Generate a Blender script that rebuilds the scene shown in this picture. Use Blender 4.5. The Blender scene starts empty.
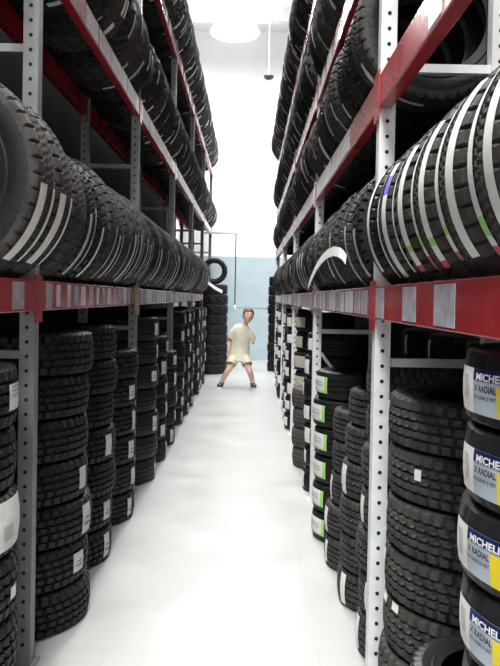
import bpy, bmesh, math, random
from mathutils import Vector, Matrix
random.seed(7)
PI = math.pi
S = bpy.context.scene
COL = S.collection
R_ = math.radians

# ------------------------------------------------------------------ materials
MATS = {}
def mat(name, col, rough=0.5, metal=0.0, noise=0.0, nscale=8.0, bump=0.0, bscale=60.0, spec=0.5, coat=0.0, emit=None):
    m = bpy.data.materials.new(name); m.use_nodes = True
    if name.startswith('rubber'): spec = .32
    nt = m.node_tree; b = nt.nodes['Principled BSDF']
    b.inputs['Base Color'].default_value = (*col, 1); b.inputs['Roughness'].default_value = rough
    b.inputs['Metallic'].default_value = metal; b.inputs['Specular IOR Level'].default_value = spec
    b.inputs['Coat Weight'].default_value = coat
    if noise or bump:
        tc = nt.nodes.new('ShaderNodeTexCoord')
    if noise:
        n = nt.nodes.new('ShaderNodeTexNoise'); n.inputs['Scale'].default_value = nscale; n.inputs['Detail'].default_value = 6
        nt.links.new(tc.outputs['Object'], n.inputs['Vector'])
        r = nt.nodes.new('ShaderNodeValToRGB')
        r.color_ramp.elements[0].position = 0.3; r.color_ramp.elements[1].position = 0.7
        r.color_ramp.elements[0].color = (*[c*(1-noise) for c in col], 1)
        r.color_ramp.elements[1].color = (*[min(1, c*(1+noise)) for c in col], 1)
        nt.links.new(n.outputs['Fac'], r.inputs['Fac']); nt.links.new(r.outputs['Color'], b.inputs['Base Color'])
    if bump:
        n2 = nt.nodes.new('ShaderNodeTexNoise'); n2.inputs['Scale'].default_value = bscale
        nt.links.new(tc.outputs['Object'], n2.inputs['Vector'])
        bp = nt.nodes.new('ShaderNodeBump'); bp.inputs['Strength'].default_value = bump; bp.inputs['Distance'].default_value = 0.004
        nt.links.new(n2.outputs['Fac'], bp.inputs['Height']); nt.links.new(bp.outputs['Normal'], b.inputs['Normal'])
    if emit:
        b.inputs['Emission Color'].default_value = (*emit[0], 1); b.inputs['Emission Strength'].default_value = emit[1]
    MATS[name] = m
    return m

mat('rubber', (0.0105, 0.0108, 0.012), 0.55, noise=0.35, nscale=14, bump=0.25, bscale=140)
mat('rubber_dusty', (0.050, 0.047, 0.044), 0.75, noise=0.45, nscale=16, bump=0.35, bscale=120)
mat('rubber_brown', (0.075, 0.064, 0.060), 0.8, noise=0.25, nscale=8, bump=0.2, bscale=120)
mat('rubber_smooth', (0.018, 0.018, 0.020), 0.42, noise=0.2, nscale=6, bump=0.08, bscale=200)
mat('paper_white', (0.80, 0.80, 0.78), 0.6, noise=0.08, nscale=30)
mat('paper_grey', (0.52, 0.53, 0.52), 0.6, noise=0.15, nscale=30)
mat('paper_beige', (0.55, 0.50, 0.40), 0.65, noise=0.12, nscale=30)
mat('paper_blue_grey', (0.52, 0.60, 0.68), 0.45, noise=0.06, nscale=20)
mat('print_green', (0.35, 0.70, 0.18), 0.6)
mat('print_mint', (0.30, 0.55, 0.42), 0.6)
mat('print_red', (0.55, 0.06, 0.10), 0.6)
mat('print_violet', (0.20, 0.16, 0.60), 0.6)
mat('print_dark', (0.03, 0.03, 0.04), 0.6)
mat('print_navy', (0.007, 0.016, 0.10), 0.45)
mat('print_yellow', (0.85, 0.68, 0.02), 0.5)
mat('print_white', (0.85, 0.87, 0.9), 0.5)
mat('red_paint', (0.43, 0.024, 0.032), 0.27, noise=0.22, nscale=5, bump=0.04, bscale=40, coat=0.25)
mat('post_paint_lit', (0.78, 0.81, 0.81), 0.45, noise=0.12, nscale=9, spec=0.4)  # posts of the lit rack, their brightness put into the colour
mat('post_paint_shaded', (0.27, 0.29, 0.29), 0.45, noise=0.14, nscale=9, spec=0.4)  # posts of the shaded rack, the shade put into the colour
mat('hole_dark', (0.01, 0.01, 0.01), 0.9)
mat('tag_silver', (0.50, 0.48, 0.54), 0.35, noise=0.3, nscale=24)
mat('tag_glare_white', (0.84, 0.83, 0.85), 0.3, noise=0.12, nscale=24)  # white of the tags, lightened to carry the overhead beams' glare
mat('tan_card', (0.45, 0.36, 0.24), 0.8, noise=0.15, nscale=20)
mat('wall_white', (0.86, 0.86, 0.86), 0.7, noise=0.03, nscale=2)
mat('wall_blue', (0.37, 0.455, 0.50), 0.6, noise=0.05, nscale=3)
mat('dark_backing', (0.010, 0.010, 0.011), 0.95, spec=0.05, noise=0.3, nscale=2)  # near-black, for the added sheets that stand in for dark depth
mat('ceiling_paint', (0.90, 0.90, 0.90), 0.7, noise=0.03, nscale=3)
mat('joist_paint', (0.72, 0.73, 0.74), 0.6, noise=0.05, nscale=3)
mat('lamp_glow', (1, 1, 1), 0.5, emit=((1.0, 0.98, 0.95), 40.0))
mat('lamp_housing', (0.7, 0.72, 0.73), 0.4, noise=0.05)
mat('lamp_refractor', (0.9, 0.9, 0.9), 0.3, emit=((1.0, 0.99, 0.97), 16.0))
mat('dark_plastic', (0.03, 0.03, 0.035), 0.35, noise=0.1)
mat('galvanised', (0.50, 0.53, 0.54), 0.4, metal=0.4, noise=0.1)
mat('skin', (0.74, 0.48, 0.38), 0.55, noise=0.08, nscale=20)
mat('lips', (0.50, 0.20, 0.18), 0.5)
mat('eye_white', (0.8, 0.8, 0.78), 0.3)
mat('eye_dark', (0.03, 0.02, 0.015), 0.3)
mat('hair', (0.11, 0.065, 0.04), 0.6, noise=0.35, nscale=60, bump=0.6, bscale=90)
mat('shirt', (0.72, 0.69, 0.55), 0.85, noise=0.06, nscale=14, bump=0.3, bscale=30)
mat('shorts', (0.76, 0.72, 0.54), 0.85, noise=0.06, nscale=14, bump=0.3, bscale=30)
mat('sock', (0.82, 0.82, 0.80), 0.9, bump=0.3, bscale=90)
mat('shoe', (0.03, 0.03, 0.035), 0.5, noise=0.2)
mat('shoe_white', (0.75, 0.75, 0.75), 0.5)

# concrete floor with saw-cut joints
m = mat('concrete', (0.60, 0.60, 0.58), 0.33); nt = m.node_tree; b = nt.nodes['Principled BSDF']
tc = nt.nodes.new('ShaderNodeTexCoord')
br = nt.nodes.new('ShaderNodeTexBrick'); br.offset = 0.5
br.inputs['Scale'].default_value = 1.0; br.inputs['Brick Width'].default_value = 0.9; br.inputs['Row Height'].default_value = 0.62
br.inputs['Mortar Size'].default_value = 0.0022; br.inputs['Mortar Smooth'].default_value = 0.3
br.inputs['Color1'].default_value = (0.50, 0.51, 0.50, 1); br.inputs['Color2'].default_value = (0.49, 0.50, 0.49, 1)
br.inputs['Mortar'].default_value = (0.42, 0.43, 0.42, 1)
mp = nt.nodes.new('ShaderNodeMapping'); mp.inputs['Location'].default_value = (0.13, 0.2, 0)
nt.links.new(tc.outputs['Object'], mp.inputs['Vector']); nt.links.new(mp.outputs['Vector'], br.inputs['Vector'])
no = nt.nodes.new('ShaderNodeTexNoise'); no.inputs['Scale'].default_value = 2.2; no.inputs['Detail'].default_value = 8
nt.links.new(tc.outputs['Object'], no.inputs['Vector'])
mx = nt.nodes.new('ShaderNodeMix'); mx.data_type = 'RGBA'; mx.blend_type = 'MULTIPLY'; mx.inputs['Factor'].default_value = 0.35
nt.links.new(br.outputs['Color'], mx.inputs['A']); nt.links.new(no.outputs['Fac'], mx.inputs['B'])
nt.links.new(mx.outputs['Result'], b.inputs['Base Color'])
rr_ = nt.nodes.new('ShaderNodeMapRange'); rr_.inputs['To Min'].default_value = 0.25; rr_.inputs['To Max'].default_value = 0.5
nt.links.new(no.outputs['Fac'], rr_.inputs['Value']); nt.links.new(rr_.outputs['Result'], b.inputs['Roughness'])

# ------------------------------------------------------------------ helpers
def link(name, me, mats, parent=None, loc=None, rot=None):
    o = bpy.data.objects.new(name, me); COL.objects.link(o)
    if mats is not None:
        for x in (mats if isinstance(mats, (list, tuple)) else [mats]):
            me.materials.append(MATS[x])
    if parent is not None: o.parent = parent
    if loc is not None: o.location = loc
    if rot is not None: o.rotation_euler = rot
    return o
def obj(name, bm, mats, parent=None, smooth=False, loc=None, rot=None, sharp=None):
    me = bpy.data.meshes.new(name); bmesh.ops.recalc_face_normals(bm, faces=bm.faces[:])
    bm.to_mesh(me); bm.free()
    if smooth:
        for p in me.polygons: p.use_smooth = True
        if sharp: me.set_sharp_from_angle(angle=R_(sharp))
    return link(name, me, mats, parent, loc, rot)
def empty(name, loc=(0, 0, 0), rz=0):
    o = bpy.data.objects.new(name, None); COL.objects.link(o); o.location = loc; o.rotation_euler = (0, 0, rz)
    o.empty_display_size = 0.1
    return o
def tag(o, label, cat, group=None, kind=None):
    o['label'] = label; o['category'] = cat
    if group: o['group'] = group
    if kind: o['kind'] = kind
    return o
def box(bm, x0, x1, y0, y1, z0, z1, mi=0, bev=0.0):
    r = bmesh.ops.create_cube(bm, size=1.0)
    vs = r['verts']
    for v in vs:
        v.co = Vector((x0+(v.co.x+.5)*(x1-x0), y0+(v.co.y+.5)*(y1-y0), z0+(v.co.z+.5)*(z1-z0)))
    fs = {f for v in vs for f in v.link_faces}
    for f in fs: f.material_index = mi
    if bev:
        es = {e for v in vs for e in v.link_edges}
        bmesh.ops.bevel(bm, geom=list(es), offset=bev, segments=2, affect='EDGES', profile=0.5)
def bar(bm, a, b, w, h, up=Vector((0, 0, 1)), mi=0):
    a, b = Vector(a), Vector(b); d = (b-a).normalized()
    s = d.cross(up)
    if s.length < 1e-4: s = d.cross(Vector((1, 0, 0)))
    s.normalize(); u = s.cross(d)
    vs = [bm.verts.new(p + s*i*w/2 + u*j*h/2) for p in (a, b) for i, j in ((-1, -1), (1, -1), (1, 1), (-1, 1))]
    for f in ((0, 1, 2, 3), (7, 6, 5, 4), (0, 4, 5, 1), (1, 5, 6, 2), (2, 6, 7, 3), (3, 7, 4, 0)):
        bm.faces.new([vs[i] for i in f]).material_index = mi
def tube(bm, pts, rads, n=10, mi=0, cap=True):
    pts = [Vector(p) for p in pts]; rings = []
    if not isinstance(rads, (list, tuple)): rads = [rads]*len(pts)
    for i, p in enumerate(pts):
        d = (pts[min(i+1, len(pts)-1)] - pts[max(i-1, 0)]).normalized()
        ref = Vector((0, 1, 0)) if abs(d.y) < 0.9 else Vector((1, 0, 0))
        s = d.cross(ref).normalized(); u = s.cross(d)
        rd = rads[i]; rx, ry = rd if isinstance(rd, tuple) else (rd, rd)
        rings.append([bm.verts.new(p + s*math.cos(2*PI*k/n)*rx + u*math.sin(2*PI*k/n)*ry) for k in range(n)])
    for a, b in zip(rings, rings[1:]):
        for k in range(n):
            bm.faces.new((a[k], a[(k+1) % n], b[(k+1) % n], b[k])).material_index = mi
    if cap:
        bm.faces.new(rings[0][::-1]).material_index = mi; bm.faces.new(rings[-1]).material_index = mi
def lathe(bm, prof, n=24, mi=0, loc=(0, 0, 0)):
    L = Vector(loc); rings = []
    for r, z in prof:
        rings.append([bm.verts.new(L + Vector((r*math.cos(2*PI*k/n), r*math.sin(2*PI*k/n), z))) for k in range(n)] if r > 1e-6 else [bm.verts.new(L+Vector((0, 0, z)))])
    for a, b in zip(rings, rings[1:]):
        for k in range(n):
            k2 = (k+1) % n
            if len(a) == 1 and len(b) == 1: continue
            if len(a) == 1: f = bm.faces.new((a[0], b[k], b[k2]))
            elif len(b) == 1: f = bm.faces.new((a[k], a[k2], b[0]))
            else: f = bm.faces.new((a[k], a[k2], b[k2], b[k]))
            f.material_index = mi
ORD = ['zeroth', 'first', 'second', 'third', 'fourth', 'fifth', 'sixth', 'seventh', 'eighth', 'ninth', 'tenth', 'eleventh', 'twelfth']

# ------------------------------------------------------------------ setting
def struct(name, bm, m):
    o = obj(name, bm, m); o['kind'] = 'structure'; return o
FAR = 16.7; H = 7.9; XW = 13.0; BACK = -7.0
bm = bmesh.new(); box(bm, -XW, XW, BACK, FAR, -0.12, 0.0); struct('floor', bm, 'concrete')
bm = bmesh.new(); box(bm, -XW, XW, BACK, FAR, H, H+0.12); struct('ceiling', bm, 'ceiling_paint')
bm = bmesh.new(); box(bm, -XW, XW, FAR, FAR+0.15, 0, 2.49, 1); box(bm, -XW, XW, FAR, FAR+0.15, 2.49, H, 0)
struct('wall_far', bm, ['wall_white', 'wall_blue'])
bm = bmesh.new(); box(bm, -XW, XW, FAR-0.012, FAR, 1.262, 1.285); struct('trim_1', bm, 'wall_blue')
bm = bmesh.new(); box(bm, -XW, XW, BACK-0.15, BACK, 0, H); struct('wall_back', bm, 'wall_white')
bm = bmesh.new(); box(bm, -XW-0.15, -XW, BACK, FAR, 0, H); struct('wall_side_west', bm, 'wall_white')
bm = bmesh.new(); box(bm, XW, XW+0.15, BACK, FAR, 0, H); struct('wall_side_east', bm, 'wall_white')
bm = bmesh.new(); box(bm, -1.85, -1.79, -1.0, 16.6, 0, 5.4); struct('added_backing_left', bm, 'dark_backing')  # dark sheet added behind the rack to keep its depth dark
bm = bmesh.new(); box(bm, 1.72, 1.78, -1.0, 12.4, 0, 5.2); struct('added_backing_right', bm, 'dark_backing')  # second added dark sheet, blocks light from the side
# steel joists under the ceiling
for i, y in enumerate((15.35, 12.4, 9.4, 6.4)):
    bm = bmesh.new(); box(bm, -XW, XW, y-0.09, y+0.09, H-0.30, H, 0)
    struct('trim_%d' % (i+2), bm, 'joist_paint')

# ------------------------------------------------------------------ racks
PITCH = 2.484; NB = 5
PL = [2.78 + PITCH*i for i in range(-1, 6)]   # the last bay carries only the overhead beams
PR = [2.65 + PITCH*i for i in range(-1, 5)]
LEV_L = [1.556, 2.98, 4.28]
LEV_R = [1.553, 2.35, 3.07, 3.94]
BH = 0.125; BT = 0.05
def make_rack(side, plane, posts, levels, depth, ztop, label, postm):
    s = side
    root = empty('tire_rack', (s*(plane+depth/2), posts[1], 0))
    tag(root, label, 'storage rack')
    def W(bm): bmesh.ops.translate(bm, verts=bm.verts[:], vec=(-root.location.x, -root.location.y, 0)); return bm
    xi = lambda d: s*(plane+d)          # d: distance back from the aisle plane
    def bx(bm, d0, d1, *a, **k):
        x0, x1 = sorted((xi(d0), xi(d1))); box(bm, x0, x1, *a, **k)
    dep = depth
    for py in posts:
        for front in (True, False):
            d0 = 0.004 if front else dep-0.064
            bm = bmesh.new()
            # channel-section upright: web facing the camera, two flanges, folded lips
            bx(bm, d0, d0+0.06, py-0.03, py-0.026, 0.006, ztop)
            bx(bm, d0, d0+0.004, py-0.026, py+0.03, 0.006, ztop)
            bx(bm, d0+0.056, d0+0.06, py-0.026, py+0.03, 0.006, ztop)
            bx(bm, d0, d0+0.016, py+0.026, py+0.03, 0.006, ztop)
            bx(bm, d0+0.044, d0+0.06, py+0.026, py+0.03, 0.006, ztop)
            if front or py < 6:
                z = 0.09
                while z < ztop-0.05:
                    r = bmesh.ops.create_cone(bm, cap_ends=True, segments=10, radius1=0.0075, radius2=0.0075, depth=0.003,
                                              matrix=Matrix.Translation((xi(d0+0.030), py-0.0305, z)) @ Matrix.Rotation(PI/2, 4, 'X'))
                    for v in r['verts']:
                        for f in v.link_faces: f.material_index = 1
                    z += 0.058
            p = obj('upright_post', W(bm), [postm, 'hole_dark'], root)
            bm = bmesh.new(); bx(bm, d0-0.02 if front else d0-0.015, d0+0.08, py-0.05, py+0.05, 0.0, 0.006)
            obj('foot_plate', W(bm), postm, p)
        # ladder frame: horizontal struts and diagonals
        zs = [0.10, 1.255, 2.48, 3.75] if s < 0 else [0.10, 1.262, 2.385, 3.5]
        for z in zs:
            bm = bmesh.new(); bx(bm, 0.064, dep-0.064, py-0.015, py+0.015, z-0.016, z+0.016)
            obj('strut', W(bm), postm, root)
        for z0, z1 in ((0.62, 1.10),):
            bm = bmesh.new(); bar(bm, (xi(0.066), py+0.005, z1), (xi(dep-0.066), py+0.005, z0), 0.022, 0.028, up=Vector((0, 1, 0)))
            obj('diagonal_brace', W(bm), postm, root)
    for li, zt in enumerate(levels):
        for i in range(len(posts)-1):
            if s < 0 and li == 0 and i == len(posts)-2: continue
            y0, y1 = posts[i]+0.034, posts[i+1]-0.034
            for front in (True, False):
                d0 = 0.0 if front else dep-BT
                bm = bmesh.new()
                x0, x1 = sorted((xi(d0), xi(d0+BT)))
                box(bm, x0, x1, y0, y1, zt-BH, zt, 0, 0.004)
                bmm = obj('shelf_beam', W(bm), 'red_paint', root)
                for e, yy in ((0, y0), (1, y1)):
                    bm = bmesh.new()
                    a, b_ = (yy-0.034, yy+0.012) if e == 0 else (yy-0.012, yy+0.034)
                    g0, g1 = (d0-0.004, d0+0.0) if front else (d0-0.004, d0)
                    # plate on the beam face plus hook plate wrapping the upright, hanging below the beam
                    bx(bm, g0, g1+0.0005, a, b_, zt-BH-0.045, zt+0.02)
                    bx(bm, d0-0.004, d0+0.066, yy-0.0315 if e == 0 else yy+0.0285, yy-0.0285 if e == 0 else yy+0.0315, zt-BH-0.045, zt+0.02)
                    obj('beam_connector', W(bm), 'red_paint', bmm)
                if not front: continue
                tags = []
                if li == 0:
                    if i == 0:
                        if s > 0: tags = [(2.515, .15, 0), (2.055, .165, 0), (1.685, .18, 0)]
                        else: tags = [(2.54, .13, 0), (2.10, .10, 0)]
                    elif i == 1 and s < 0:
                        tags = [(y0+t, .06+.03*(int(t*10) % 2), int(t*7) % 2) for t in (.12, .26, .44, .58, .72, .9, 1.06, 1.22, 1.37, 1.55, 1.72, 1.9, 2.08, 2.25)]
                    else:
                        t = 0.10
                        while t < y1-y0-0.14:
                            w = random.uniform(.09, .17); tags.append((y0+t+w/2, w, random.random() < .45)); t += w + random.uniform(.02, .07)
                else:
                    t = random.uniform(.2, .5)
                    dense = li == 1 and i >= 1  # near-unbroken white tags here also stand in for glare on the beam
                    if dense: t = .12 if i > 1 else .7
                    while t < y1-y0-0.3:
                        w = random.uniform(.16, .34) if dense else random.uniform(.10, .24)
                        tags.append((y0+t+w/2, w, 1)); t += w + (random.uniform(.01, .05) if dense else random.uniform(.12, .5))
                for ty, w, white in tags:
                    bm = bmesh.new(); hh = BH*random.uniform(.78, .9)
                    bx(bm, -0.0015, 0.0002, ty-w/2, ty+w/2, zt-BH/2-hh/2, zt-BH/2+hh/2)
                    obj('tag_or_glare_strip', W(bm), 'tag_glare_white' if white else 'tag_silver', bmm)
    return root
XL, XR = 0.85, 0.476
DL, DR = 0.45, 0.488
rackL = make_rack(-1, XL, PL, LEV_L, DL, 4.40, 'shaded grey-post storage rack with red beams, the taller one beside the boy in the aisle', 'post_paint_shaded')
rackR = make_rack(1, XR, PR, LEV_R, DR, 4.06, 'bright white-post storage rack with glossy red beams facing the shaded rack', 'post_paint_lit')

# ------------------------------------------------------------------ tires
def crown(R, W, s): return R - 0.045*W*abs(s)**2.4
def r_at(R, W, z):
    return crown(R, W, max(-1, min(1, z/(0.43*W))))
def tire_me(R, W, kind, N, rr=None, rub='rubber', per=6):
    rr = rr or 0.60*R
    if kind == 'rib':
        gr = [(-.52, .05), (-.17, .05), (.17, .05), (.52, .05)]; gd = 0.010
    elif kind == 'block':
        gr = [(-.60, .055), (-.20, .05), (.20, .05), (.60, .055)]; gd = 0.014
    else:
        gr = [(-.45, .03), (0, .03), (.45, .03)]; gd = 0.006
    ss = {-1.0, 1.0, -.86, .86}
    for c, h in gr:
        for d in (-h-.015, -h, h, h+.015): ss.add(round(c+d, 4))
    for c in (-.36, 0.0, .36): ss.add(c)
    ss = sorted(ss)
    prof = []   # (z, r, s or None)
    wz = 0.43*W
    for x in ss: prof.append((x*wz, crown(R, W, x), x))
    side = [(0.465, R-0.085*W, 2), (0.485, R-0.17*W, 3), (0.5, (R*0.58+rr*0.42), None), (0.485, R*0.42+rr*0.58, None), (0.455, R*.3+rr*.7, None), (0.47, R*.25+rr*.75, None),
            (0.44, rr+0.014, None), (0.42, rr, None), (0.36, rr+0.002, None), (0.38, rr+0.03, None), (0.43, (R+rr)/2, None), (0.39, R-0.18*W, None)]
    up = [(z*W, r, t) for z, r, t in side]
    prof += up + [(0.0, R-0.13*W, None)] + [(-z, r, (None if t is None else -t)) for z, r, t in reversed(up)]
    bm = bmesh.new(); rings = []
    for k in range(N):
        c, s_ = math.cos(2*PI*k/N), math.sin(2*PI*k/N); ring = []
        for z, r, t in prof:
            d = 0.0
            if t is not None:
                a = abs(t)
                if a <= 1.0:
                    if kind == 'block':
                        rib = 0 if a < .2 else (1 if a < .6 else 2)
                        sh = int((t+1)*per*0.45) % per if rib < 2 else (0 if t > 0 else per//2)
                        if (k + sh) % per == 0: d = gd
                        sg = math.sin(2*PI*k/per)*0.02
                    elif kind == 'rib':
                        if a > .62 and k % per == 0: d = 0.011
                        elif a < .62 and (k + int((t+1)*3)) % (per//2) == 0 and a < .50: d = 0.006
                        sg = 0
                    else: sg = 0; d = 0.003 if (a > .6 and k % per == 0) else 0
                    for g, h in gr:
                        if abs(t-g) <= h+.001: d = max(d, gd)
                elif a <= 3:
                    if kind != 'smooth' and k % per == 0 or (kind == 'block' and k % per == per//2 and a == 2): d = 0.009 if a == 2 else 0.004
            ring.append(bm.verts.new(((r-d)*c, (r-d)*s_, z)))
        rings.append(ring)
    n = len(prof)
    for k in range(N):
        a, b_ = rings[k], rings[(k+1) % N]
        for i in range(n):
            f = bm.faces.new((a[i], b_[i], b_[(i+1) % n], a[(i+1) % n]))
            if i >= len(ss)+1 and i < n-3: f.material_index = 1
    bmesh.ops.recalc_face_normals(bm, faces=bm.faces[:])
    me = bpy.data.meshes.new('tire'); bm.to_mesh(me); bm.free()
    for p in me.polygons: p.use_smooth = True
    me.set_sharp_from_angle(angle=R_(26))
    me.materials.append(MATS[rub]); me.materials.append(MATS['rubber' if rub == 'rubber_dusty' else rub])
    return me
TM = {}
def get_tire(R, W, kind, lod, rub, rr=None):
    key = (round(R, 3), round(W, 3), kind, lod, rub, rr)
    if key not in TM:
        N = {0: 168, 1: 96, 2: 48}[lod]; per = {0: 6, 1: 4, 2: 4}[lod]
        if kind == 'block' and lod == 0: N, per = 225, 5
        if kind == 'rib' and lod == 0: N, per = 264, 6
        TM[key] = tire_me(R, W, kind, N, rr, rub, per)
    return TM[key]
SM = {}
def strip_me(R, W, a0, a1, zc, w, bands, lift=0.0016, taper=1.0):
    """paper strip round the tread from angle a0 to a1 (degrees); bands: [(fraction, material)] along it"""
    key = (round(R, 3), round(W, 3), round(a0, 1), round(a1, 1), round(zc, 4), round(w, 4), tuple(bands), lift, taper)
    if key in SM: return SM[key]
    bm = bmesh.new(); n = max(4, int(abs(a1-a0)/4)); mats = []
    for _, m_ in bands:
        if m_ not in mats: mats.append(m_)
    prev = None
    for i in range(n+1):
        f = i/n; a = R_(a0+(a1-a0)*f); row = []
        ww = w*(1-(1-taper)*f)
        for j in range(5):
            z = zc + ww*(j/4-.5); r = r_at(R, W, z)+lift
            row.append(bm.verts.new((r*math.cos(a), r*math.sin(a), z)))
        if prev:
            fm = (i-.5)/n; acc = 0; mi = 0
            for fr, m_ in bands:
                acc += fr
                if fm <= acc+1e-6: mi = mats.index(m_); break
            for j in range(4):
                bm.faces.new((prev[j], prev[j+1], row[j+1], row[j])).material_index = mi
        prev = row
    me = bpy.data.meshes.new('tread_sticker'); bm.to_mesh(me); bm.free()
    for p in me.polygons: p.use_smooth = True
    for m_ in mats: me.materials.append(MATS[m_])
    SM[key] = me
    return me
def label_me(R, W, a0, a1, z0, z1, base, marks=(), lift=0.002):
    """rectangular label round the tread; marks: (fa0, fa1, fz0, fz1, material) in label fractions"""
    key = ('L', round(R, 3), round(W, 3), round(a0, 1), round(a1, 1), round(z0, 4), round(z1, 4), base, tuple(marks))
    if key in SM: return SM[key]
    bm = bmesh.new(); mats = [base] + [m_ for *_, m_ in marks]
    def patch(b0, b1, y0, y1, mi, lf):
        n = max(1, int(abs(b1-b0)/3)); prev = None
        for i in range(n+1):
            a = R_(b0+(b1-b0)*i/n); row = []
            for j in range(4):
                z = y0+(y1-y0)*j/3; r = r_at(R, W, z)+lf
                row.append(bm.verts.new((r*math.cos(a), r*math.sin(a), z)))
            if prev:
                for j in range(3): bm.faces.new((prev[j], prev[j+1], row[j+1], row[j])).material_index = mi
            prev = row
    patch(a0, a1, z0, z1, 0, lift)
    for q, (f0, f1, g0, g1, m_) in enumerate(marks):
        patch(a0+(a1-a0)*f0, a0+(a1-a0)*f1, z0+(z1-z0)*g0, z0+(z1-z0)*g1, q+1, lift+0.0008+0.0002*q)
    me = bpy.data.meshes.new('tread_label'); bm.to_mesh(me); bm.free()
    for p in me.polygons: p.use_smooth = True
    for m_ in mats: me.materials.append(MATS[m_])
    SM[key] = me
    return me

TIRES = []   # specs
def spec(**k): TIRES.append(k); return k

STAND = Matrix.Rotation(PI/2, 4, 'X')
def seat_z(top, R, d): return top + math.sqrt(R*R-d*d)

# --- standing rows.  angle 0 = +X, 90 = up, in the plane across the aisle
def aisle_strip(side, up_from, up_to):      # degrees measured from the aisle direction, positive upward
    return (up_from, up_to) if side < 0 else (180-up_from, 180-up_to)
WHITE = [(1.0, 'paper_white')]; GREY = [(1.0, 'paper_grey')]
def bands_random(rng):
    q = rng.random()
    if q < .25: return [(.62, 'paper_white'), (.12, 'print_green'), (.26, 'paper_white')]
    if q < .4: return [(.85, 'paper_white'), (.15, 'print_red')]
    if q < .7: return GREY
    return WHITE
def row(side, li, top, xc, d, posts, R, Wt, rackname, beamname, zmin, style, group):
    rng = random.Random(100*li+side+5)
    for bay in range(len(posts)-1):
        y0, y1 = posts[bay]+0.045, posts[bay+1]-0.045
        n = int((y1-y0)/(Wt+0.006)); pitch = (y1-y0)/n
        for j in range(n):
            yc = y0+pitch*(j+.5)
            if yc < zmin: continue
            Rj = R*rng.uniform(.975, 1.02) if yc > 3.0 else R
            Rj = round(Rj/0.006)*0.006
            if li == 0 and bay == 0: Rj = .384 if side < 0 else .299
            if bay == 0: where = '%s short of its first post' % ORD[n-j]
            else: where = '%s beyond its %s post' % (ORD[j+1], ORD[bay])
            rub = rng.choice(['rubber', 'rubber_dusty', 'rubber_dusty'] if li == 0 else ['rubber', 'rubber', 'rubber_dusty'])
            kind = rng.choice(['rib', 'rib', 'block'])
            st = []
            if style == 'eye_l':
                if bay == 0:
                    for q in (-.30, .24): st.append(('s', -4, -48, q*Wt, .055, tuple(WHITE)))
                    kind, rub = 'rib', 'rubber_dusty'
                else:
                    if j == 0 and bay == 1: st.append(('s', 42, -55, -.40*Wt, .012, tuple(WHITE)))
                    else:
                        for q in ((-.18, .22) if rng.random() < .55 else (rng.uniform(-.2, .2),)):
                            st.append(('s', rng.uniform(-8, 8), rng.uniform(-55, -42), q*Wt, rng.uniform(.022, .034), tuple(rng.choice([GREY, GREY, WHITE]))))
            elif style == 'eye_r':
                if bay == 0:
                    a, bq = rng.uniform(26, 46), rng.uniform(-48, -36)
                    for q in ((-.24, .2) if j != n-1 else (0.05,)):
                        bd = [(.76, 'paper_white'), (.07, 'print_green'), (.09, 'paper_white'), (.08, 'print_red')] if rng.random() < .5 else ([(.06, 'print_yellow'), (.94, 'paper_white')] if rng.random() < .4 else WHITE)
                        if j == n-2: bd = [(.10, 'paper_white'), (.16, 'print_violet'), (.74, 'paper_white')]
                        st.append(('s', a+rng.uniform(-6, 6), bq, q*Wt, rng.uniform(.036, .048), tuple(bd)))
                    kind = rng.choice(['rib', 'rib', 'block'])
                else:
                    if rng.random() < .75:
                        st.append(('s', rng.uniform(-10, 20), rng.uniform(-60, -35), rng.uniform(-.2, .2)*Wt, rng.uniform(.03, .05), tuple(bands_random(rng))))
            else:
                if rng.random() < .85:
                    for q in range(rng.choice([1, 2, 2, 3])):
                        a = rng.uniform(-58, 8)
                        st.append(('s', a, a-rng.uniform(12, 34), rng.uniform(-.28, .28)*Wt, rng.uniform(.02, .05), tuple(rng.choice([GREY, WHITE, WHITE]))))
            desc = 'unlabelled' if not st else ('twin-striped' if len(st) > 1 else 'paper-striped')
            lab = '%s tire, %s, %s, %s' % (desc, beamname, rackname, where)
            spec(M=Matrix.Translation((side*xc, yc, seat_z(top, Rj, d))) @ STAND, R=Rj, W=min(Wt, pitch-0.003), kind=kind, rub=rub,
                 label=lab, group=group, side=side, st=st, depth=yc, mode='stand')
SHADE, BRIGHT = 'shaded grey-post rack', 'bright white-post rack'
row(-1, 0, LEV_L[0], 1.075, 0.175, PL[:-1], 0.360, 0.232, SHADE, 'eye-level beam', 2.2, 'eye_l', 'tires standing at eye level in the shaded rack')
row(-1, 1, LEV_L[1], 1.075, 0.175, PL, 0.340, 0.250, SHADE, 'first beam overhead', 2.9, 'up', 'tires standing overhead in the shaded rack')
row(-1, 2, LEV_L[2], 1.075, 0.175, PL, 0.366, 0.250, SHADE, 'top beam overhead', 5.0, 'up', 'tires standing on the top beam of the shaded rack')
row(1, 0, LEV_R[0], 0.720, 0.194, PR, 0.306, 0.232, BRIGHT, 'eye-level beam', 0.8, 'eye_r', 'tires standing at eye level in the bright rack')
row(1, 1, LEV_R[1], 0.720, 0.194, PR, 0.318, 0.240, BRIGHT, 'first beam overhead', 2.7, 'up', 'tires on the first overhead beam of the bright rack')
row(1, 2, LEV_R[2], 0.720, 0.194, PR, 0.330, 0.240, BRIGHT, 'second beam overhead', 3.4, 'up', 'tires on the second overhead beam of the bright rack')
row(1, 3, LEV_R[3], 0.715, 0.189, PR, 0.366, 0.250, BRIGHT, 'top beam overhead', 5.0, 'up', 'tires on the top beam of the bright rack')

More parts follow.
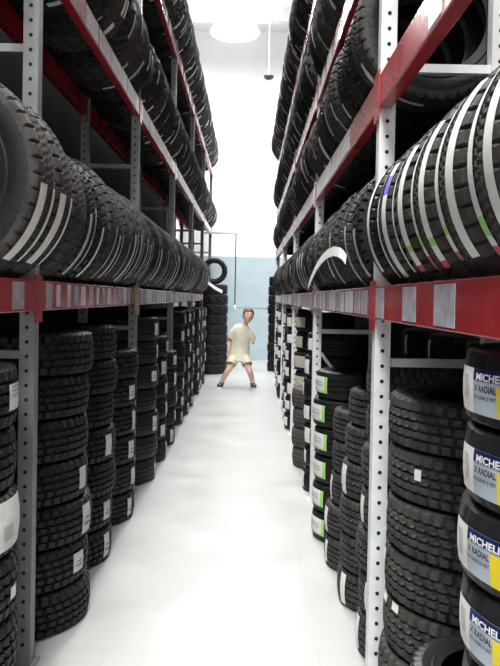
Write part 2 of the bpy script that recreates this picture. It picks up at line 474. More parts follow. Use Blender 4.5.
# --- floor stacks
def stack(side, x, y, R, Wt, n, kind, rub, name, group, style, lean=0.0, z0=0.0, jit=0.012, rr=None, seed=0, look=None):
    rng = random.Random(seed*31+int(y*100)+int(side*7))
    for k in range(n):
        jx, jy = rng.uniform(-jit, jit), rng.uniform(-jit, jit)
        st = style(k, n, rng) if style else []
        lk = look or ('labelled black' if st else 'plain black')
        nm = {0: 'lowest', n-1: 'topmost'}.get(k, ORD[k+1]+' up')
        spec(M=Matrix.Translation((side*x + side*lean*k/max(1, n-1) + jx, y+jy, z0+Wt*(k+.5))), R=R, W=Wt-0.002, kind=kind, rub=rub, rr=rr,
             label='%s tire, %s, %s' % (lk, nm, name), group=group, side=side, st=st, depth=y, mode='stack', slot=k)
def sty_left(prob=.8, base='paper_grey', w=(9, 16), h=(.45, .68), a=(-14, 5)):
    def f(k, n, rng):
        if rng.random() > prob: return []
        a0 = rng.uniform(*a); hh = rng.uniform(*h)
        return [('l', a0, a0-rng.uniform(*w), -hh/2+rng.uniform(-.05, .05), hh/2, base, ((.2, .8, .30, .36, 'print_dark'), (.2, .7, .5, .55, 'print_dark')) if rng.random() < .6 else ())]
    return f
def sty_right(prob=.8, base='paper_white', w=(14, 30), h=(.5, .66), a=(172, 200), marks=()):
    def f(k, n, rng):
        if rng.random() > prob: return []
        a0 = rng.uniform(*a); hh = rng.uniform(*h)
        return [('l', a0, a0+rng.uniform(*w), -hh/2, hh/2, base, marks)]
    return f
GL = 'floor stacks under the shaded rack'; GR = 'floor stacks under the bright rack'
def bay0_left(k, n, rng):
    if k == 5: return [('l', 11, -6, -.20, .22, 'paper_white', ((.1, .8, .50, .60, 'print_mint'), (.1, .8, .70, .78, 'print_mint'), (.1, .8, .86, .93, 'print_mint')))]
    if k == 3: return [('l', 15, -40, -.36, .42, 'paper_white', ((.3, .5, .2, .5, 'paper_grey'),))]
    if k == 2: return [('l', 2, -6, -.18, .02, 'paper_white', ())]
    return []
stack(-1, 1.109, 2.30, .33, .21, 6, 'block', 'rubber', "stack short of the shaded rack's first post", GL, bay0_left, seed=1)
names_l = []
for bay, lst in ((1, ((3.22, 1.066, .33, 7, .55), (3.95, 1.09, .33, 7, .5), (4.68, 1.08, .33, 6, .85))),
                 (2, ((5.66, 1.06, .32, 7, .9), (6.36, 1.05, .32, 6, .9), (7.06, 1.05, .32, 5, .9))),
                 (3, ((8.15, 1.06, .31, 7, .95), (8.82, 1.05, .31, 7, .95), (9.50, 1.05, .31, 7, .95))),
                 (4, ((10.65, 1.06, .31, 7, .9), (11.32, 1.06, .31, 7, .9), (11.98, 1.05, .31, 7, .9)))):
    for q, (y, x, R, n, pr) in enumerate(lst):
        stack(-1, x, y, R, .19, n, ('rib', 'block', 'smooth')[(q+bay) % 3] if bay > 1 else 'block', 'rubber',
              "%s stack beyond the shaded rack's %s post" % (ORD[q+1], ORD[bay]), GL, sty_left(pr), seed=bay*3+q)
stack(-1, .755, 13.66, .335, .195, 9, 'block', 'rubber', 'tall free-standing stack behind the boy', 'free-standing stack behind the boy', None, seed=40)
spec(M=Matrix.Translation((-.70, 13.62, 1.756+.262)) @ STAND, R=.262, W=.2, kind='rib', rub='rubber', label='small tire standing upright on top of the free-standing stack behind the boy', group='free-standing stack behind the boy', side=-1, st=[], depth=13.62, mode='top')
# bright rack, bay before the first post
def chunk_style(k, n, rng):
    return {6: [('l', 168, 177, -.35, .32, 'paper_white', ())], 5: [('s', 212, 217, .12*.152, .035, tuple(WHITE))], 4: [('l', 168, 176, -.3, .3, 'paper_white', ())],
            3: [('l', 170, 178, -.35, .35, 'paper_white', ())], 2: [('l', 172, 182, .32, .50, 'paper_white', ()), ('l', 192, 200, .34, .5, 'paper_white', ())]}.get(k, [])
stack(1, .773, 2.325, .305, .170, 7, 'block', 'rubber_dusty', "chunky-treaded stack short of the bright rack's first post", 'chunky-treaded stack under the bright rack', chunk_style, lean=0.02, jit=.006, seed=50, look='knobbly')
GM = 'stack with blue and yellow labels under the bright rack'
NM = 'stack with blue and yellow labels'
stack(1, .77, 1.62, .30, .184, 2, 'rib', 'rubber', NM, GM, None, jit=.004, seed=60, look='plain supporting')
spec(M=Matrix.Translation((.674, 1.785, .369+.084)), R=.235, W=.167, kind='rib', rub='rubber_smooth', rr=.15, label='small black tire with its round hole showing, sticking out below the blue-labelled tires', group=GM, side=1, st=[], depth=1.74, mode='stack', slot=2)
spec(M=Matrix.Translation((.785, 1.515, .538+.081)), R=.285, W=.160, kind='smooth', rub='rubber_smooth', rr=None, label='unlabelled smooth black tire directly beneath the blue-labelled tires', group=GM, side=1, st=[], depth=1.64, mode='stack', slot=3)
for k in range(4):
    nm = ['lowest', 'second up', 'third up', 'topmost'][k]
    spec(M=Matrix.Translation((.780+(.004, -.002, .003, .002)[k], 1.52+(.0, .01, -.004, .006)[k], .709+.1735*(k+.5))), R=.29, W=.172, kind='smooth', rub='rubber_smooth', rr=None,
         label='smooth black tire with blue and yellow label, %s of the four so labelled' % nm, group=GM, side=1, st=[('brand',)], depth=1.65, mode='stack', slot=4+k)
# bright rack, bay after the first post
tilt_lab = sty_right(.55, 'paper_white', (8, 16), (.6, .9), (168, 200))
stack(1, .712, 2.945, .235, .177, 7, 'block', 'rubber_dusty', "first front stack beyond the bright rack's first post", GR, tilt_lab, lean=0.03, seed=61)
stack(1, .705, 3.425, .235, .177, 6, 'block', 'rubber_dusty', "second front stack beyond the bright rack's first post", GR, tilt_lab, lean=0.03, seed=62)
stack(1, .688, 3.905, .235, .177, 5, 'rib', 'rubber_dusty', "third front stack beyond the bright rack's first post", GR, tilt_lab, lean=0.04, seed=63)
def green_lab(k, n, rng):
    a0 = 168+rng.uniform(-2, 4)
    return [('l', a0, a0+52, -.28, .30, 'paper_white', ((.0, 1, .0, .10, 'print_green'), (.88, 1, .1, 1, 'print_green'), (.15, .8, .45, .52, 'paper_grey'), (.15, .8, .65, .72, 'paper_grey')))]
stack(1, .662, 4.385, .235, .176, 6, 'smooth', 'rubber', "green-labelled stack just short of the bright rack's second post", GR, green_lab, jit=.01, seed=64)
for q, y in enumerate((3.02, 3.66, 4.30)):
    stack(1, 1.262, y, .30, .19, 7, 'rib', 'rubber', "%s rear stack beyond the bright rack's first post" % ORD[q+1], GR, sty_right(.7, 'paper_white', (6, 12), (.6, .9), (170, 200)), seed=65+q)
stack(1, .700, 5.45, .25, .177, 7, 'rib', 'rubber', "first stack beyond the bright rack's second post", GR, sty_right(.9, 'paper_white', (16, 26)), seed=70)
stack(1, .682, 6.22, .27, .177, 4, 'smooth', 'rubber_brown', "low brownish stack beyond the bright rack's second post", GR, None, seed=71, look='brownish')
stack(1, .770, 6.98, .30, .195, 7, 'rib', 'rubber', "beige-labelled stack short of the bright rack's third post", GR, sty_right(.95, 'paper_beige', (40, 55), (.5, .6), (172, 180)), seed=72)
for bay, lst in ((3, (8.0, 8.62, 9.28)), (4, (10.48, 11.12, 11.8))):
    for q, y in enumerate(lst):
        stack(1, .72+.01*q, y, .285, .19, (7, 6, 7)[q], 'rib', 'rubber', "%s stack beyond the bright rack's %s post" % (ORD[q+1], ORD[bay]), GR, sty_right(.9, 'paper_white', (20, 34)), seed=80+bay*3+q)
stack(1, .700, 14.3, .31, .195, 10, 'block', 'rubber', "stack standing past the bright rack's far end", 'stack past the bright rack', None, seed=95)

# ---- label with lettering
def text_me(txt, size):
    cu = bpy.data.curves.new('t', 'FONT'); cu.body = txt; cu.size = size; cu.resolution_u = 3; cu.offset = size*0.03
    o = bpy.data.objects.new('t', cu); COL.objects.link(o)
    dg = bpy.context.evaluated_depsgraph_get()
    me = bpy.data.meshes.new_from_object(o.evaluated_get(dg)); bpy.data.objects.remove(o)
    return me
def add_text(bm, txt, size, width, a_start, z_base, R, W, mi, lift):
    """lettering wrapped round the tread, reading in the direction of growing angle"""
    me = text_me(txt, size); xs = [v.co.x for v in me.vertices]; x0, x1 = min(xs), max(xs); f = width/(x1-x0)
    t = bmesh.new(); t.from_mesh(me); bmesh.ops.triangulate(t, faces=t.faces[:])
    mp = {}
    for v in t.verts:
        a = R_(a_start)+(v.co.x-x0)*f/R; z = z_base+v.co.y; r = r_at(R, W, z)+lift
        mp[v] = bm.verts.new((r*math.cos(a), r*math.sin(a), z))
    for fc in t.faces:
        try: bm.faces.new([mp[v] for v in fc.verts]).material_index = mi
        except ValueError: pass
    t.free()
BRAND = {}
def brand_parts(R, W):
    if BRAND: return BRAND
    z0, z1 = -0.057, 0.041
    base = label_me(R, W, 169, 236, z0, z1, 'paper_blue_grey', ((0, .245, 0, 1, 'paper_white'), (.245, 1, .74, 1, 'print_navy'), (.50, 1, 0, .70, 'print_yellow'), (.07, .17, .30, .82, 'paper_grey')))
    bm = bmesh.new()
    add_text(bm, 'MICHELIN', .0215, .118, 188.5, z0+.0745, R, W, 0, .0042)
    me = bpy.data.meshes.new('lettering'); 
    add_text(bm, 'X RADIAL', .0195, .078, 187.0, z0+.0505, R, W, 1, .0042)
    add_text(bm, 'P215/65R15 95T', .0105, .078, 187.0, z0+.0345, R, W, 1, .0042)
    bm.to_mesh(me); bm.free(); me.materials.append(MATS['print_white']); me.materials.append(MATS['print_dark'])
    BRAND['label'] = base; BRAND['text'] = me
    return BRAND

# ------------------------------------------------------------------ build tires
def lod(d): return 0 if d < 4.2 else (1 if d < 8 else 2)
def sticker_mesh(t, e):
    R, W, sd = t['R'], t['W'], t['side']
    if e[0] == 's':
        if t['mode'] == 'stand': a0, a1 = aisle_strip(sd, e[1], e[2])
        else: a0, a1 = e[1], e[2]
        return strip_me(R, W, a0, a1, e[3], e[4], list(e[5]))
    return label_me(R, W, e[1], e[2], e[3]*W, e[4]*W, e[5], e[6])
CAM = Vector((0, 0, 1.5))
roots = []
for t in TIRES:
    me = get_tire(t['R'], t['W'], t['kind'], lod(t['depth']), t['rub'], t.get('rr'))
    o = bpy.data.objects.new('tire', me); COL.objects.link(o); o.matrix_world = t['M']; t['o'] = o
    roots.append(o)

# ------------------------------------------------------------------ camera
cam = bpy.data.cameras.new('camera'); co = bpy.data.objects.new('camera', cam); COL.objects.link(co)
cam.sensor_fit = 'HORIZONTAL'; cam.sensor_width = 36; cam.lens = 690/500*36
PIT = R_(0.92); ROLL = R_(1.07)
co.matrix_world = Matrix.Translation(CAM) @ Matrix.Rotation(PI/2-PIT, 4, 'X') @ Matrix.Rotation(ROLL, 4, 'Z')
cam.shift_y = -24/500; cam.shift_x = 1/500; cam.clip_start = 0.05; cam.clip_end = 100
S.camera = co

# ------------------------------------------------------------------ which tires show largest: about 300 are objects, the rest one mass
bpy.context.view_layer.update()
dg = bpy.context.evaluated_depsgraph_get()
hits = {}
inv = co.matrix_world.to_3x3()
for py in range(1, 666, 3):
    for px in range(1, 500, 3):
        xc = (px-250)/690 + cam.shift_x*500/690; yc = (333-py)/690 + cam.shift_y*500/690
        d = inv @ Vector((xc, yc, -1)); d.normalize()
        ok, loc, nor, idx, ob, mx_ = S.ray_cast(dg, CAM, d, distance=40)
        if ok: hits[ob.name] = hits.get(ob.name, 0)+1
order = sorted(TIRES, key=lambda t: (-hits.get(t['o'].name, 0), t['depth']))
keep = [t for t in order[:300] if hits.get(t['o'].name, 0) > 0]
kept = {id(t) for t in keep}
print('tires', len(TIRES), 'kept', len(keep), 'seen', sum(1 for t in TIRES if hits.get(t['o'].name, 0)))
rest_v, rest_s = bmesh.new(), bmesh.new()
rest_mats = []
def absorb(bm, me, M, mlist):
    n0 = len(bm.verts); nf = len(bm.faces); bm.from_mesh(me); bm.verts.ensure_lookup_table(); bm.faces.ensure_lookup_table()
    for v in bm.verts[n0:]: v.co = M @ v.co
    for f in bm.faces[nf:]:
        m_ = me.materials[f.material_index]
        if m_ not in mlist: mlist.append(m_)
        f.material_index = mlist.index(m_)
mat_t, mat_s = [], []
for t in TIRES:
    if id(t) in kept:
        o = t['o']; tag(o, t['label'], 'tire', t['group'])
        for e in t['st']:
            if e[0] == 'brand':
                bp_ = brand_parts(t['R'], t['W'])
                l_ = link('tread_label', bp_['label'], None, o); l_['label'] = 'blue, yellow and grey paper label'
                link('lettering', bp_['text'], None, l_)
            else:
                c = link('tread_sticker' if e[0] == 's' else 'tread_label', sticker_mesh(t, e), None, o)
    else:
        absorb(rest_v, get_tire(t['R'], t['W'], t['kind'], 2, t['rub'], t.get('rr')), t['M'], mat_t)
        for e in t['st']: absorb(rest_s, sticker_mesh(t, e), t['M'], mat_s)
        bpy.data.objects.remove(t['o'])
if len(rest_v.verts):
    me = bpy.data.meshes.new('tire'); rest_v.to_mesh(me)
    for m_ in mat_t: me.materials.append(m_)
    for p in me.polygons: p.use_smooth = True
    me.set_sharp_from_angle(angle=R_(26))
    ro = link('tire', me, None)
    tag(ro, 'remaining far-off and half-hidden black tires deep in both racks', 'tire', 'tires deep in the racks', 'stuff')
    me = bpy.data.meshes.new('tread_sticker'); rest_s.to_mesh(me)
    for m_ in mat_s: me.materials.append(m_)
    so = link('tread_sticker', me, None, ro); so['kind'] = 'stuff'
rest_v.free(); rest_s.free()

# ------------------------------------------------------------------ loose paper: peeling strips
def ribbon(bm, pts, wv, mi=0, thick=0.0012):
    pts = [Vector(p) for p in pts]; wv = Vector(wv); prev = None
    for i, p in enumerate(pts):
        d = (pts[min(i+1, len(pts)-1)]-pts[max(i-1, 0)]).normalized(); n = d.cross(wv).normalized()*thick
        r = [bm.verts.new(p-wv/2+n), bm.verts.new(p+wv/2+n), bm.verts.new(p+wv/2-n), bm.verts.new(p-wv/2-n)]
        if prev:
            for a in range(4): bm.faces.new((prev[a], prev[(a+1) % 4], r[(a+1) % 4], r[a])).material_index = mi
        else: bm.faces.new(r[::-1])
        prev = r
    bm.faces.new(prev)
def host(side, y, top=1.9):
    c = [t for t in keep if t['mode'] == 'stand' and t['side'] == side and t['M'].translation.z < top+.2 and t['M'].translation.z > 1.5]
    return min(c, key=lambda t: abs(t['depth']-y))
def child_world(name, bm, m_, parent):
    o = obj(name, bm, m_); o.parent = parent; o.matrix_parent_inverse = parent.matrix_world.inverted(); return o
bpy.context.view_layer.update()
h = host(1, 3.05)['o']
bm = bmesh.new()
pts = [(.415, 2.98, 1.672), (.402, 2.985, 1.692), (.386, 3.0, 1.706), (.368, 3.05, 1.713), (.353, 3.15, 1.708), (.345, 3.3, 1.693), (.340, 3.48, 1.668), (.337, 3.65, 1.636), (.335, 3.82, 1.598), (.335, 3.92, 1.570)]
ribbon(bm, pts, (0.004, 0, 0.042)); child_world('peeling_sticker', bm, 'paper_white', h)
h = host(-1, 12.3)['o']
bm = bmesh.new(); ribbon(bm, [(-.74, 12.3, 1.76), (-.60, 12.25, 1.66), (-.48, 12.2, 1.60)], (0, 0.02, 0.06)); child_world('peeling_sticker', bm, 'paper_white', h)
# tan card hung over the shaded rack's beam
bm = bmesh.new()
yb = PL[2]-0.13; xx = -XL+0.004
ribbon(bm, [(xx-0.03, yb+.0, 1.566), (xx+0.002, yb, 1.572), (xx+.006, yb, 1.54), (xx+.008, yb+.01, 1.46), (xx+.010, yb, 1.40), (xx+.018, yb-.01, 1.365)], (0.0, 0.19, 0.0), thick=.002)
o = obj('card_tag', bm, 'tan_card'); tag(o, "tan card draped over the eye-level beam at the shaded rack's second post", 'tag')

# ------------------------------------------------------------------ far end: pull cord on a bracket, high-bay lamp, hanging dome
root = empty('pull_cord', (-.50, 13.0, 2.67)); tag(root, 'grey wire bracket at the shaded rack end with a dangling cord and white handle', 'pull cord')
bm = bmesh.new(); bar(bm, (-.36, 0, 0.04), (.235, 0, 0.04), .03, .03)
bar(bm, (-.36, .12, 0.04), (.235, .12, .04), .02, .02)
for i in range(6): bar(bm, (-.36+.119*i, 0, .04), (-.36+.119*i, .12, .04), .012, .012)
obj('bracket', bm, 'galvanised', root)
bm = bmesh.new(); tube(bm, [(.23, 0, .03), (.232, 0, -.6), (.231, 0, -1.30)], .011, 8); obj('cord', bm, 'dark_plastic', root)
bm = bmesh.new(); lathe(bm, [(0, .06), (.014, .05), (.026, .0), (.024, -.05), (.012, -.07), (0, -.07)], 12, loc=(.231, 0, -1.36)); obj('handle', bm, 'print_white', root, smooth=True)

def lamp(x, y, z, label, r=.42, hang=True):
    root = empty('high_bay_lamp', (x, y, z)); tag(root, label, 'ceiling lamp', 'high-bay lamps')
    bm = bmesh.new(); lathe(bm, [(r, 0), (r*1.02, .03), (r*.75, .22), (r*.35, .36), (.10, .40), (.10, .55), (0, .55)], 28); obj('refractor_bowl', bm, 'lamp_refractor', root, smooth=True, sharp=40)
    bm = bmesh.new(); lathe(bm, [(0, -.035), (r*.6, -.028), (r*.98, 0.0), (r*.9, .012), (0, .012)], 28); obj('lamp_lens', bm, 'lamp_glow', root, smooth=True)
    bm = bmesh.new(); tube(bm, [(0, 0, .55), (0, 0, H-z)], .018, 8); obj('hanging_rod', bm, 'lamp_housing', root)
lamp(-.40, 14.5, 7.02, 'glaring round high-bay lamp hanging above the far end of the aisle', .50)
root = empty('hanging_dome', (.335, 15.0, 6.27)); tag(root, 'small dark dome hanging on a thin rod near the far wall', 'camera dome')
bm = bmesh.new(); lathe(bm, [(0, -.05), (.06, -.04), (.10, -.005), (.11, .02), (.11, .035), (.03, .05), (0, .05)], 20); obj('dome', bm, 'dark_plastic', root, smooth=True, sharp=50)
bm = bmesh.new(); tube(bm, [(0, 0, .05), (0, 0, H-6.27)], .012, 8); obj('hanging_rod', bm, 'lamp_housing', root)

# ------------------------------------------------------------------ boy
def skin_body(name, nodes, edges, rads, rootv, m_, parent, levels=2):
    me = bpy.data.meshes.new(name); me.from_pydata([Vector(n) for n in nodes], edges, [])
    o = bpy.data.objects.new(name, me); COL.objects.link(o)
    sk = o.modifiers.new('s', 'SKIN'); sk.use_smooth_shade = True; sk.branch_smoothing = .6
    for i, v in enumerate(me.skin_vertices[0].data):
        r = rads[i]; v.radius = r if isinstance(r, tuple) else (r, r); v.use_root = (i == rootv)
    sb = o.modifiers.new('b', 'SUBSURF'); sb.levels = levels; sb.render_levels = levels
    bpy.context.view_layer.update(); dg = bpy.context.evaluated_depsgraph_get()
    me2 = bpy.data.meshes.new_from_object(o.evaluated_get(dg)); bpy.data.objects.remove(o)
    for p in me2.polygons: p.use_smooth = True
    me2.materials.clear()
    return link(name, me2, m_, parent)
BX, BY = -.175, 11.5
boy = empty('person', (BX, BY, 0)); tag(boy, 'boy in pale tee and shorts crouching wide-legged in the aisle, facing the viewer', 'person')
# local frame: x right in the picture, -y towards the viewer
P = {}
nodes, rads, edges = [], [], []
def nd(key, co_, r, par=None):
    P[key] = len(nodes); nodes.append(co_); rads.append(r)
    if par: edges.append((P[par], P[key]))
nd('pelvis', (.035, .06, .56), (.100, .080))
nd('waist', (.040, .05, .70), (.092, .070), 'pelvis')
nd('chest', (.050, .01, .86), (.108, .075), 'waist')
nd('upper', (.058, -.02, .975), (.090, .060), 'chest')
nd('neck', (.100, -.05, 1.055), .050, 'upper')
nd('skull0', (.145, -.085, 1.13), .050, 'neck')
# arms
nd('shl', (-.070, -.01, .985), .048, 'upper'); nd('ell', (-.140, .03, .80), .036, 'shl'); nd('wrl', (-.150, -.03, .645), .025, 'ell'); nd('pal', (-.155, -.045, .600), (.026, .016), 'wrl')
nd('shr', (.190, -.03, .965), .048, 'upper'); nd('elr', (.250, -.01, .80), .036, 'shr'); nd('wrr', (.252, -.155, .755), .025, 'elr'); nd('par', (.258, -.195, .760), (.026, .018), 'wrr')
# legs
nd('hl', (-.030, .05, .51), .074, 'pelvis'); nd('kl', (-.150, -.12, .300), .052, 'hl'); nd('cl', (-.215, -.04, .19), .047, 'kl'); nd('al', (-.262, .0, .075), .030, 'cl'); nd('fl', (-.275, -.06, .04), .03, 'al')
nd('hr', (.105, .05, .51), .074, 'pelvis'); nd('kr', (.200, -.12, .300), .052, 'hr'); nd('cr', (.235, -.04, .19), .047, 'kr'); nd('ar', (.258, .0, .075), .030, 'cr'); nd('fr', (.265, -.06, .04), .03, 'ar')
body = skin_body('body', nodes, edges, rads, 0, 'skin', boy)
# head: shaped ellipsoid with brow, nose, chin, ears; joined into the body mesh
hm = bmesh.new()
HC = Vector((.165, -.115, 1.200)); turn = Matrix.Rotation(R_(14), 4, 'Z') @ Matrix.Rotation(R_(6), 4, 'Y')
bmesh.ops.create_uvsphere(hm, u_segments=32, v_segments=24, radius=1)
for v in hm.verts:
    x, y, z = v.co
    wj = 1 - .20*max(0, -z)**1.6
    v.co = Vector((x*.078*wj, y*.094*(1-.10*max(0, -z)), z*.116))
    if y < 0:
        g = math.exp(-((x/.13)**2+((z+.12)/.20)**2)); v.co.y -= .022*g*(1 if z > -.3 else .5)        # nose
        for sx in (-.36, .36):
            v.co.y += .010*math.exp(-(((x-sx)/.18)**2+((z-.08)/.13)**2))                          # eye sockets
        v.co.y -= .008*math.exp(-((x/.3)**2+((z+.85)/.2)**2))                                  # chin
        v.co.y -= .005*math.exp(-((x/.25)**2+((z+.47)/.09)**2))                                # lips
def ell(bm, c, r, mi=0, seg=12):
    q = bmesh.ops.create_uvsphere(bm, u_segments=seg, v_segments=max(6, seg//2+2), radius=1)
    for v in q['verts']:
        v.co = Vector(c)+Vector((v.co.x*r[0], v.co.y*r[1], v.co.z*r[2]))
        for f in v.link_faces: f.material_index = mi
for sx in (-1, 1): ell(hm, (sx*.079, .008, -.005), (.010, .018, .028))
for v in hm.verts: v.co = HC + (turn @ v.co)
bb = bmesh.new(); bb.from_mesh(body.data); tmp = bpy.data.meshes.new('x'); hm.to_mesh(tmp); hm.free(); bb.from_mesh(tmp)
# fingers rooted in the palms
def hand(base, fwd, side, thumbdir, curl):
    fwd = Vector(fwd).normalized(); side = Vector(side).normalized(); nrm = fwd.cross(side)
    for k, (off, L) in enumerate(((-.019, .046), (-.007, .053), (.006, .050), (.018, .040))):
        a = Vector(base)+side*off+fwd*.012
        p1 = a+fwd*L*.45; p2 = p1+(fwd*.75+nrm*curl).normalized()*L*.35; p3 = p2+(fwd*.4+nrm*curl*1.4).normalized()*L*.28
        tube(bb, [a, p1, p2, p3], [.0075, .0072, .0065, .0045], 8)
    a = Vector(base)-side*.018*(1 if thumbdir > 0 else -1)-fwd*.012
    t = (fwd*.55 - side*thumbdir*.8).normalized()
    tube(bb, [a, a+t*.026, a+t*.026+(fwd*.9-side*thumbdir*.3).normalized()*.024], [.0095, .0085, .0055], 8)
hand((-.155, -.048, .592), (.0, -.12, -1), (.25, -1, .1), 1, .5)
hand((.262, -.205, .762), (.15, -1, .25), (.2, .1, 1), -1, .6)
bb.to_mesh(body.data); bb.free()
for p in body.data.polygons: p.use_smooth = True
# eyes, mouth
for sx in (-1, 1):
    bm = bmesh.new(); ell(bm, (0, 0, 0), (.0125, .006, .008)); ell(bm, (0, -.0045, 0), (.0055, .003, .006), 1)
    e = obj('eye', bm, ['eye_white', 'eye_dark'], boy, True); e.location = HC + (turn @ Vector((sx*.029, -.0815, .010))); e.rotation_euler = (0, 0, R_(14))
    bm = bmesh.new(); ell(bm, (0, 0, 0), (.017, .005, .004)); e = obj('eyebrow', bm, 'hair', boy, True); e.location = HC + (turn @ Vector((sx*.030, -.0885, .030)))
bm = bmesh.new(); ell(bm, (0, 0, 0), (.022, .006, .007)); e = obj('mouth', bm, 'lips', boy, True); e.location = HC + (turn @ Vector((0, -.090, -.060)))
# hair: tousled cap
hb = bmesh.new(); bmesh.ops.create_uvsphere(hb, u_segments=36, v_segments=24, radius=1)
rng = random.Random(3)
for v in hb.verts:
    x, y, z = v.co; k = 1+.05*math.sin(9*x+5*z)*math.cos(8*y+3)+rng.uniform(-.03, .03)
    v.co = Vector((x*.094*k, y*.104*k+.010, z*.124*k+.018))
kill = [v for v in hb.verts if (v.co.y < -.035 and v.co.z < .066) or (v.co.y < .02 and v.co.z < .012) or v.co.z < -.055]
bmesh.ops.delete(hb, geom=kill, context='VERTS')
for v in hb.verts: v.co = HC + (turn @ v.co)
ho = obj('hair', hb, 'hair', boy, True)
so_ = ho.modifiers.new('t', 'SOLIDIFY'); so_.thickness = .012; so_.offset = -1
# clothes
def rings(bm, lst, n=24, mi=0, cap0=False, cap1=False):
    prev = None
    for c, ax, ay in lst:
        c = Vector(c); ax = Vector(ax); ay = Vector(ay)
        r = [bm.verts.new(c+ax*math.cos(2*PI*k/n)+ay*math.sin(2*PI*k/n)) for k in range(n)]
        if prev:
            for k in range(n): bm.faces.new((prev[k], prev[(k+1) % n], r[(k+1) % n], r[k])).material_index = mi
        elif cap0: bm.faces.new(r[::-1])
        prev = r
    if cap1: bm.faces.new(prev)
tee = bmesh.new()
rings(tee, [((.028, .02, .435), (.176, 0, -.01), (0, .138, 0)), ((.033, .035, .56), (.168, 0, -.01), (0, .125, 0)), ((.040, .03, .70), (.152, 0, -.01), (0, .112, .02)),
            ((.050, .005, .84), (.152, 0, -.01), (0, .108, .03)), ((.056, -.015, .94), (.158, 0, -.015), (0, .100, .035)), ((.060, -.025, .995), (.150, 0, -.02), (0, .086, .03)),
            ((.070, -.035, 1.030), (.115, 0, -.015), (0, .072, .025)), ((.085, -.042, 1.050), (.072, 0, -.01), (0, .062, .015)), ((.093, -.046, 1.056), (.058, 0, -.01), (0, .056, .012))])
for a, b_, c in (((-.040, -.015, .985), (-.095, .005, .90), (-.128, .02, .815)), ((.160, -.03, .975), (.215, -.025, .89), (.245, -.015, .81))):
    a, b_, c = Vector(a), Vector(b_), Vector(c)
    d = (c-a).normalized(); s_ = d.cross(Vector((0, 1, 0))).normalized(); u_ = s_.cross(d)
    rings(tee, [(a-d*.02, s_*.045, u_*.050), ((a+b_)/2, s_*.060, u_*.066), (b_, s_*.060, u_*.066), (c, s_*.062, u_*.068)], 18)
to = obj('t_shirt', tee, 'shirt', boy, True)
sh = bmesh.new()
for sx, hip, kn in ((-1, (-.035, .05, .54), (-.112, -.07, .385)), (1, (.105, .05, .54), (.166, -.07, .385))):
    hip, kn = Vector(hip), Vector(kn)
    rings(sh, [(hip+Vector((0, .01, .07)), (.09, 0, 0), (0, .11, 0)), (hip, (.098, 0, -.01*sx), (0, .112, -.02)), (hip*.55+kn*.45, (.088, 0, .02*sx), (0, .100, -.05)), (kn, (.080, 0, .02*sx), (0, .086, -.05))], 22)
obj('shorts', sh, 'shorts', boy, True)
for q in ('shorts', 't_shirt'):
    for c in boy.children:
        if c.name.split('.')[0] == q:
            mm = c.modifiers.new('t', 'SOLIDIFY'); mm.thickness = .006; mm.offset = 0
            mm = c.modifiers.new('b', 'SUBSURF'); mm.levels = 1; mm.render_levels = 1
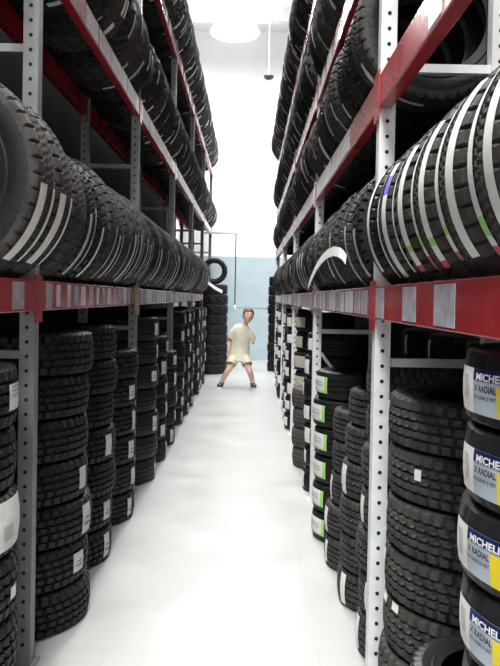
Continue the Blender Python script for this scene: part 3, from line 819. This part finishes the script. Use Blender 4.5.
for sx, ank, toe in ((-1, (-.262, .0, .0), (-.30, -.15, 0)), (1, (.258, .0, .0), (.29, -.15, 0))):
    ank, toe = Vector(ank), Vector(toe)
    bm = bmesh.new(); rings(bm, [(ank+Vector((0, 0, .06)), (.036, 0, 0), (0, .040, 0)), (ank+Vector((.002*-sx, -.003, .115)), (.038, 0, 0), (0, .041, 0)), (ank+Vector((.008*-sx, -.01, .145)), (.041, 0, 0), (0, .044, 0))], 16)
    obj('sock', bm, 'sock', boy, True)
    d = (toe-ank).normalized(); s_ = d.cross(Vector((0, 0, 1)))
    def ring_at(t, w, h, z0):
        c = ank + d*t + Vector((0, 0, z0+h/2)); return (c, s_*w, Vector((0, 0, h/2)))
    bm = bmesh.new(); rings(bm, [ring_at(-.062, .012, .05, .018), ring_at(-.052, .032, .082, .014), ring_at(-.01, .042, .090, .014), ring_at(.05, .046, .075, .014), ring_at(.10, .047, .058, .014), ring_at(.135, .036, .045, .014), ring_at(.152, .014, .03, .018)], 18, cap0=True, cap1=True)
    so_ = obj('shoe', bm, 'shoe', boy, True)
    bm = bmesh.new(); rings(bm, [ring_at(-.066, .018, .02, 0), ring_at(-.05, .038, .022, 0), ring_at(0, .046, .022, 0), ring_at(.06, .050, .022, 0), ring_at(.115, .048, .022, 0), ring_at(.15, .030, .020, 0), ring_at(.16, .012, .018, 0)], 18, cap0=True, cap1=True)
    obj('sole', bm, 'shoe_white', so_, True)
    bm = bmesh.new(); rings(bm, [ring_at(.045, .048, .052, .030), ring_at(.065, .049, .050, .028)], 18); obj('shoe_stripe', bm, 'shoe_white', so_, True)

# ------------------------------------------------------------------ light
def area(x, y, z, e, sx, sy=None, col=(1, 1, .985)):
    l = bpy.data.lights.new('bay_or_fill_light', 'AREA'); l.energy = e; l.shape = 'RECTANGLE'; l.size = sx; l.size_y = sy or sx; l.color = col
    o = bpy.data.objects.new('bay_or_fill_light', l); COL.objects.link(o); o.location = (x, y, z)
    return o
E = 420
area(-.6, -4.0, 7.2, E*2.2, 1.6, 1.8)  # unseen light behind the camera, added to brighten camera-facing sides
for y in (-0.5, 3.0, 6.5, 10.0): area(-.55, y, 7.2, E, 1.0, 1.8)
area(-.4, 13.2, 7.2, E*1.5, 1.6, 1.6)
for x in (-5.5, 5.5): area(x, 13.6, 7.2, E*1.8, 2.0, 2.0)
W_ = bpy.data.worlds.new('world'); S.world = W_; W_.use_nodes = True
W_.node_tree.nodes['Background'].inputs['Color'].default_value = (.9, .95, 1, 1); W_.node_tree.nodes['Background'].inputs['Strength'].default_value = .2

S.view_settings.view_transform = 'Standard'; S.view_settings.look = 'None'; S.view_settings.gamma = 1.0
S.view_settings.use_curve_mapping = False; S.view_settings.exposure = -0.45
S.cycles.use_denoising = True; S.cycles.max_bounces = 8; S.cycles.diffuse_bounces = 4; S.cycles.sample_clamp_indirect = 6
